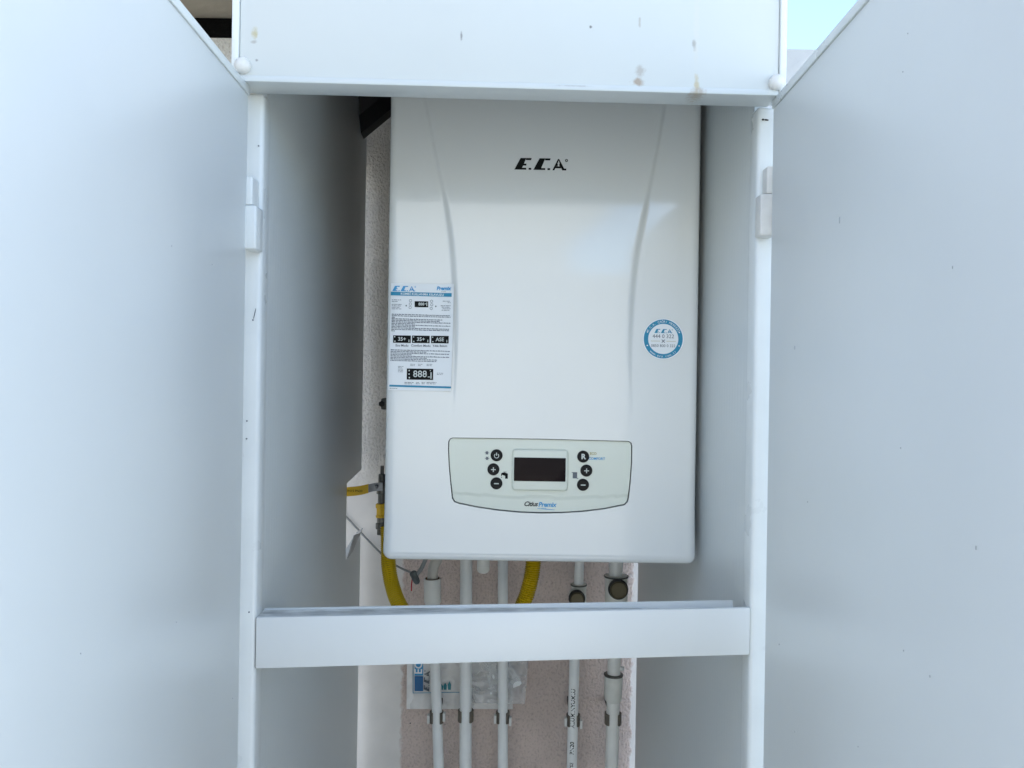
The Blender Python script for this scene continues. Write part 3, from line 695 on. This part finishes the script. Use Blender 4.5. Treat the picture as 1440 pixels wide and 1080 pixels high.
bm = bmesh.new(); strip(bm, catmull([p+Vector((0, -.0006, 0)) for p in lev[2:]], 4), .0076, .0036); obj('handle_sleeve', bm, YELH, hd)
c = P(529.5, 684, GD-.0145); bm = bmesh.new(); fix_lathe(bm, c, Vector((0, -1, 0)), [(0, .0036), (.003, .0036), (.0045, .002)], 6); obj('lever_nut', bm, STEEL, hd)
put = bmesh.new(); x_, z_ = 0, 0
c = P(498, 690.5, GD-.0152); put2d(put, text2d('DN15 PN20', .0055), lambda a, b: c+Vector((a, -.0006, b))); obj('lettering', put, BLACK, hd, smooth=False)

# bolt of the boiler bracket at the wall
bk_ = thing('wall_bracket', tuple(P(538, 568, 1.37)), 'small dark steel bracket tip between wall and boiler side', 'bracket')
bm = bmesh.new(); c = P(538, 568, 1.36); box(bm, lambda x, y, z: c+Vector((x, y, z)), -.003, .012, -.002, .102, -.010, .010, .003, 2); obj('bracket_plate', bm, METAL, bk_)
bm = bmesh.new(); fix_lathe(bm, P(537, 568, 1.357), Vector((0, -1, 0)), [(0, .0055), (.004, .0055), (.005, .003)], 6); obj('bolt', bm, RUBBER, bk_)

# yellow corrugated gas hose
hp = [P(545, 742, 1.295), P(545.5, 775, 1.28), P(547, 800, 1.265), P(552, 825, 1.25), P(562, 851, 1.23), P(585, 882, 1.21), P(635, 907, 1.20), P(680, 905, 1.20), P(714, 880, 1.20), P(735, 850, 1.20), P(746, 817, 1.20), P(750, 790, 1.20), P(751, 760, 1.20)]
pts, Ln = resample(catmull(hp, 12), .00085)
rad_ = [.0112+.0012*math.cos(2*math.pi*i/4) for i in range(len(pts))]
bm = bmesh.new(); sweep(bm, pts, rad_, 22); o = obj('gas_hose', bm, YEL, None, org=P(650, 900, 1.2), angle=80)
tag(o, 'yellow corrugated gas hose looping below the boiler', 'hose')

# grey cable with taped joint and red core
wire = thing('grey_cable', tuple(P(583, 805, 1.36)), 'thin grey cable slanting along the wall to a taped joint', 'cable')
bm = bmesh.new(); cp = [P(470, 710, 1.455), P(489, 729, 1.455), P(515, 757, 1.45), P(545, 787, 1.43), P(562, 798, 1.40), P(580, 806, 1.36)]
sweep(bm, catmull(cp, 8), .0019, 10); obj('cable', bm, GREYCAB, wire)
bm = bmesh.new(); cp = [P(602, 778, 1.33), P(597, 790, 1.34), P(591, 802, 1.35), P(583, 811, 1.355)]; sweep(bm, catmull(cp, 6), [.0032+.0006*i/18 for i in range(19)], 12); obj('flat_lead', bm, GREYCAB, wire)
bm = bmesh.new(); sweep(bm, catmull([P(580, 803, 1.353), P(583, 811, 1.35), P(588, 821, 1.345)], 6), [.003, .005, .0065, .007, .0068, .006, .0062, .0066, .0062, .006, .0055, .0045, .002], 12); obj('taped_joint', bm, mat('grey_tape', (.13, .15, .15), .45, bump=(90, .003), var=.5, varscale=70), wire)
bm = bmesh.new(); sweep(bm, catmull([P(580, 812, 1.35), P(578.7, 822, 1.348), P(578.5, 831, 1.348)], 5), .0011, 8); obj('red_core', bm, REDW, wire)

# ================================================================== PIPES
PD = 1.372
TOPZ = BZ-HH
def pipe_pts(p): return [P(x, y, PD) for x, y in p]
def up_to_boiler(p): return Vector((p.x, p.y, CZ+TOPZ+.002))
bot = -CZ+.02
def tube(name, a, b, r, m, parent, seg=24):
    bm = bmesh.new(); sweep(bm, [a, b], r, seg); return obj(name, bm, m, parent)
def extend(a, b, z):           # carry the line a-b on to height z
    t = (z-a.z)/(b.z-a.z); return a+(b-a)*t
def pipe(label, pts, r, m=PIPE, name='water_pipe', top=True, cat='pipe'):
    a, b = P(*pts[0], PD), P(*pts[-1], PD); t = thing(name, tuple(extend(a, b, .02)), label, cat, 'white pipes under the boiler')
    return t, a, b
# first, drain with cup
t1, a, b = pipe('leftmost white drain pipe with a wide cup socket on top', [(610, 860), (617, 1080)], .0095, name='drain_pipe')
lo = extend(a, b, .02); tube('pipe_run', a, lo, .0093, PIPE, t1)
bm = bmesh.new(); c = P(608.5, 852, PD); ax = (P(607.8, 812, PD)-c).normalized(); k = PD/F
h = (P(607.8, 812, PD)-c).length
fix_lathe(bm, c-ax*.012, ax, [(0, .0115), (.012, .0120), (.016, .0132), (.019, .0152), (h+.008, .0155), (h+.010, .0153), (h+.010, .0128), (h+.009, .0126)], 36); [bm.faces.remove(f) for f in [q for q in bm.faces if len(q.verts) > 10 and q.calc_center_median().z > c.z]]; obj('cup_socket', bm, PIPE2, t1, angle=35)
bm = bmesh.new(); fix_lathe(bm, c-ax*.0095, ax, [(h-.022, .0127), (h-.0215, .0129), (h+.0085, .0129), (h+.0085, .0125), (h-.018, .0124), (h-.019, .001)], 36); obj('socket_gasket', bm, mat('brown_gasket', (.16, .10, .04), .5), t1)
bm = bmesh.new(); sweep(bm, catmull([c+ax*(h-.019), c+ax*(h+.016)+Vector((.002, 0, 0)), P(615, 786, PD-.006), P(619, 765, PD-.03)], 8), .0093, 22); obj('drain_hose', bm, HOSEG, t1)
def plain(label, p0, p1, r, m):
    t, a, b = pipe(label, [p0, p1], r); tube('pipe_run', extend(a, b, CZ+TOPZ+.001), extend(a, b, .02), r, m, t); return t
t2 = plain('thickest plain white pipe, second from the left below the boiler', (655.6, 800), (654.5, 1080), .0109, PIPE)
t3 = plain('slim plain white pipe, third from the left below the boiler', (707, 800), (707, 1080), .0090, PIPE)
def valve(parent, ca, px, py_, cr_, body_r, y0, y1, pxc):
    c0 = P(pxc, y1, PD); c1 = P(pxc, y0, PD); ax = (c1-c0); Lh = ax.length
    bm = bmesh.new(); fix_lathe(bm, c0, ax, [(0, body_r*.92), (.003, body_r), (Lh-.003, body_r), (Lh, body_r*1.04), (Lh+.0025, body_r*1.06), (Lh+.004, body_r*.98), (Lh+.004, body_r*.7)], 32)
    vb = obj('valve_body', bm, VALVE, parent, angle=35)
    bm = bmesh.new(); fix_lathe(bm, c1+ax.normalized()*.0010, ax, [(0, body_r*1.08), (.0012, body_r*1.12), (.0024, body_r*1.08)], 32); obj('collar_ring', bm, METAL, parent)
    c = P(px, py_, PD-.040); bm = bmesh.new()
    fix_lathe(bm, c+Vector((0, .036, 0)), Vector((0, -1, 0)), [(0, cr_*.95), (.016, cr_*1.0), (.018, cr_*.9)], 32); obj('valve_neck', bm, VALVE, parent)
    bm = bmesh.new()
    fix_lathe(bm, c+Vector((0, .018, 0)), Vector((0, -1, 0)), [(0, cr_*1.0), (.012, cr_), (.0155, cr_*.93), (.0165, cr_*.82), (.0155, cr_*.78), (.0152, .001)], 40); o = obj('shutoff_cap', bm, BRONZE, parent, angle=25)
    bm = bmesh.new(); fix_lathe(bm, c+Vector((0, .017, 0)), Vector((0, -1, 0)), [(0, cr_*1.03), (.006, cr_*1.09), (.011, cr_*1.05), (.0125, cr_*.98)], 40); obj('cap_rim', bm, RUBBER, parent)
t4, a, b = pipe('white pipe with printed lettering and a small bronze capped valve', [(813.5, 822), (804, 1080)], .009)
tube('upper_run', Vector((P(815.5, 790, PD).x+.001, PD, CZ+TOPZ)), P(813.5, 826, PD), .0084, PIPE, t4); valve(t4, 0, 812, 844, .0134, .0134, 824, 862, 814)
lo = extend(P(807.5, 940, PD), P(804, 1080, PD), .02); up_ = extend(P(807.5, 940, PD), P(804, 1080, PD), P(0, 862, PD).z); tube('lower_run', up_, lo, .0092, PIPE, t4)
t5, a, b = pipe('rightmost white pipe with big bronze capped valve and union coupling', [(866, 790), (860, 1080)], .0115)
tube('upper_run', Vector((P(867, 790, PD).x+.001, PD, CZ+TOPZ)), P(865.5, 812, PD), .0122, PIPE, t5); valve(t5, 0, 870.5, 831, .0162, .0200, 812, 856, 866.5)
lo = extend(P(863.5, 935, PD), P(860, 1080, PD), .02); up_ = extend(P(863.5, 935, PD), P(860, 1080, PD), P(0, 850, PD).z); tube('lower_run', up_, lo, .0118, PIPE2, t5)
bm = bmesh.new(); c0 = P(862, 986, PD); c1 = P(862.8, 950, PD); ax = c1-c0; Lh = ax.length
fix_lathe(bm, c0, ax, [(0, .0125), (.003, .0150), (.012, .0160), (Lh, .0164), (Lh+.001, .0150)], 32); obj('union_coupling', bm, VALVE, t5, angle=35)
bm = bmesh.new(); fix_lathe(bm, c1, ax, [(0, .0168), (.0012, .0174), (.0026, .0174), (.0035, .0150)], 32); obj('rubber_ring', bm, METAL, t5)
bm = bmesh.new(); fix_lathe(bm, P(872, 940, PD-.004), Vector((1, -.3, 0)), [(0, .0045), (.006, .0045), (.007, .003)], 12); obj('side_nub', bm, PIPE2, t5)
# print running up the fourth pipe, wrapped on its surface
def pipe_text(s, size, y0, px0):
    c = P(px0, y0, PD); vf = text2d(s, size, .00018, 0, 'LEFT'); bm = bmesh.new(); r = .00935
    axd = (extend(P(807.5, 940, PD), P(804, 1080, PD), 2.5)-extend(P(807.5, 940, PD), P(804, 1080, PD), 0)).normalized()
    def fn(a, b):
        th = -b/r-.12; q = P(805.6, 1010, PD); base = extend(P(807.5, 940, PD), P(804, 1080, PD), c.z+a)
        return Vector((base.x+r*math.sin(th), base.y-r*math.cos(th), base.z))
    put2d(bm, vf, fn); return obj('pipe_lettering', bm, BLACK, t4, smooth=False)
pipe_text('ALUMINYUMLU', .0100, 1021, 806); pipe_text('PN20', .0100, 1058, 805); pipe_text('TSE', .0080, 1079, 805)

# pipe clips on the wall
def clip(px, py_, r, label, m, tabs=True):
    c = P(px, py_, PD); h = .0095
    t = thing('pipe_clip', tuple(P(px, py_, WY-.002)), label, 'pipe clip', 'pipe clips on the wall')
    bm = bmesh.new(); n = 18; ro, ri = r+.0032, r+.0004; pa = []
    for i in range(n+1):
        a = R(-52+284*i/n)     # open towards the room
        pa.append((math.cos(a), math.sin(a)))
    loop = [(x*ro, y*ro) for x, y in pa]+[(x*ri, y*ri) for x, y in reversed(pa)]
    prism(bm, [c+Vector((x, y, -h)) for x, y in loop], Vector((0, 0, 2*h))); obj('clip_ring', bm, m, t)
    bm = bmesh.new(); box(bm, lambda x, y, z: Vector((c.x+x, y, c.z+z)), -.0045, .0045, PD+ri+.001, WY-.001, -.005, .005, .001); obj('clip_foot', bm, RUBBER, t)  # dark foot also stands in for the shadow behind the pipe
    if tabs:
        for s_, dz in ((-1, 0), (1, .004*(1 if random.random() < .6 else -1))):
            bm = bmesh.new(); box(bm, lambda x, y, z: c+Vector((s_*x, y, z+dz)), ro-.001, ro+.0035, -.010, .000, -.0085, .006, .0008); obj('clip_tab', bm, PVC_OLD, t)
DK = mat('shade_painted_clip_plastic', (.15, .13, .10), .6)  # clip rings coloured dark to paint in the shade behind the pipes
clip(614, 1008, .0093, 'pipe clip on the leftmost drain pipe, below the hanging bag', DK)
clip(655, 1006, .0109, 'pipe clip on the thickest pipe, second from the left', DK, False)
clip(707, 1008, .0090, 'pipe clip on the slim third pipe from the left', DK)
clip(806, 1012, .0092, 'pipe clip on the pipe with printed lettering', DK)
clip(862, 1010, .0118, 'pipe clip on the rightmost pipe below its union coupling', DK, False)

# ================================================================== BAG BEHIND THE PIPES
bag = thing('document_bag', tuple(P(650, 995, 1.45)), 'crumpled plastic bag of boiler papers tucked behind the pipes', 'bag')
def sheet_mesh(c00, c10, c11, c01, nx, ny, amp, sc, d, th=.0006, seed=0):
    from mathutils import noise
    bm = bmesh.new(); g = []
    for i in range(nx+1):
        col = []
        for j in range(ny+1):
            u, v = i/nx, j/ny
            px = (c00[0]*(1-u)+c10[0]*u)*(1-v)+(c01[0]*(1-u)+c11[0]*u)*v; pyy = (c00[1]*(1-u)+c10[1]*u)*(1-v)+(c01[1]*(1-u)+c11[1]*u)*v
            q = Vector((px*sc, pyy*sc, seed)); nn = noise.noise(q); rg = 1-abs(noise.noise(q*2.3+Vector((5, 3, 1))))*2
            p = P(px, pyy, d-amp*(.5+.5*nn)-amp*.5*max(0, rg)); col.append(bm.verts.new(p))
        g.append(col)
    for i in range(nx):
        for j in range(ny): bm.faces.new([g[i][j], g[i+1][j], g[i+1][j+1], g[i][j+1]])
    thicken(bm, Vector((0, th, 0))); return bm
FOIL = mat('bag_white', (.84, .82, .78), .3, var=.12, varscale=14)
FILM = mat('clear_wrinkled_film', (.88, .88, .86), .16, alpha=.30, var=.1, varscale=20)
bg_ = obj('bag_body', sheet_mesh((571.5, 997), (721, 997), (723, 890), (573, 890), 60, 40, .009, .03, 1.452), FOIL, bag, angle=25)
obj('clear_film', sheet_mesh((664, 989), (738, 990), (746, 890), (652, 890), 50, 46, .022, .026, 1.440, .0003, 3), FILM, bag, angle=20)
bm = bmesh.new(); prism(bm, [P(x, y, 1.425) for x, y in ((690, 980), (716, 969.5), (731, 964), (733.5, 961), (729, 950), (715, 928), (680, 925))], Vector((0, .0008, 0))); obj('folded_leaflet', bm, PAPER, bag, smooth=False)
def bflat(name, poly_, m, d=1.4385):
    bm = bmesh.new(); prism(bm, [P(x, y, d) for x, y in poly_], Vector((0, .0004, 0))); return obj(name, bm, m, bg_, smooth=False)
bflat('blue_label', [(583, 972), (595, 972), (595, 951), (583, 951)], mat('deep_blue_print', (.01, .12, .30), .5))
bflat('blue_label', [(583, 950), (595, 950), (595, 900), (583, 900)], LBLUE)
for q in ([(580.5, 975), (581.3, 975), (581.3, 900), (580.5, 900)], [(580.5, 975), (646, 974), (646, 973.2), (580.5, 974.2)]): bflat('printed_line', q, BLUE)
for px, h_ in ((621, 8), (626, 10), (632, 12)): bflat('printed_house', [(px-2, 970), (px+2, 970), (px+2.4, 970-h_*.6), (px, 970-h_), (px-2.4, 970-h_*.6)], mat('teal_print', (.03, .22, .26), .5))
bm = bmesh.new(); c = P(589, 934, 1.4380); put2d(bm, text2d('ECA', .020, .0004), lambda a, b: c+Vector((-b, -.0004, a))); obj('label_lettering', bm, PAPER, bg_, smooth=False)
bm = bmesh.new(); c = P(600, 958, 1.4380); put2d(bm, logo(.040), lambda a, b: c+Vector((-b*1.2, -.0004, a))); obj('initials', bm, GREYP, bg_, smooth=False)
bm = bmesh.new(); c = P(719, 948, 1.4246); put2d(bm, text2d('ECA', .012), lambda a, b: c+Vector((-b, -.0004, a))); obj('leaflet_print', bm, GREYP, bag, smooth=False)
# plug hole drilled in the wall
bm = bmesh.new(); fix_lathe(bm, P(577, 1017, WY-.0005), Vector((0, -1, 0)), [(0, .0013), (.0006, .0012)], 10)
o = obj('wall_plug', bm, RUBBER, house)
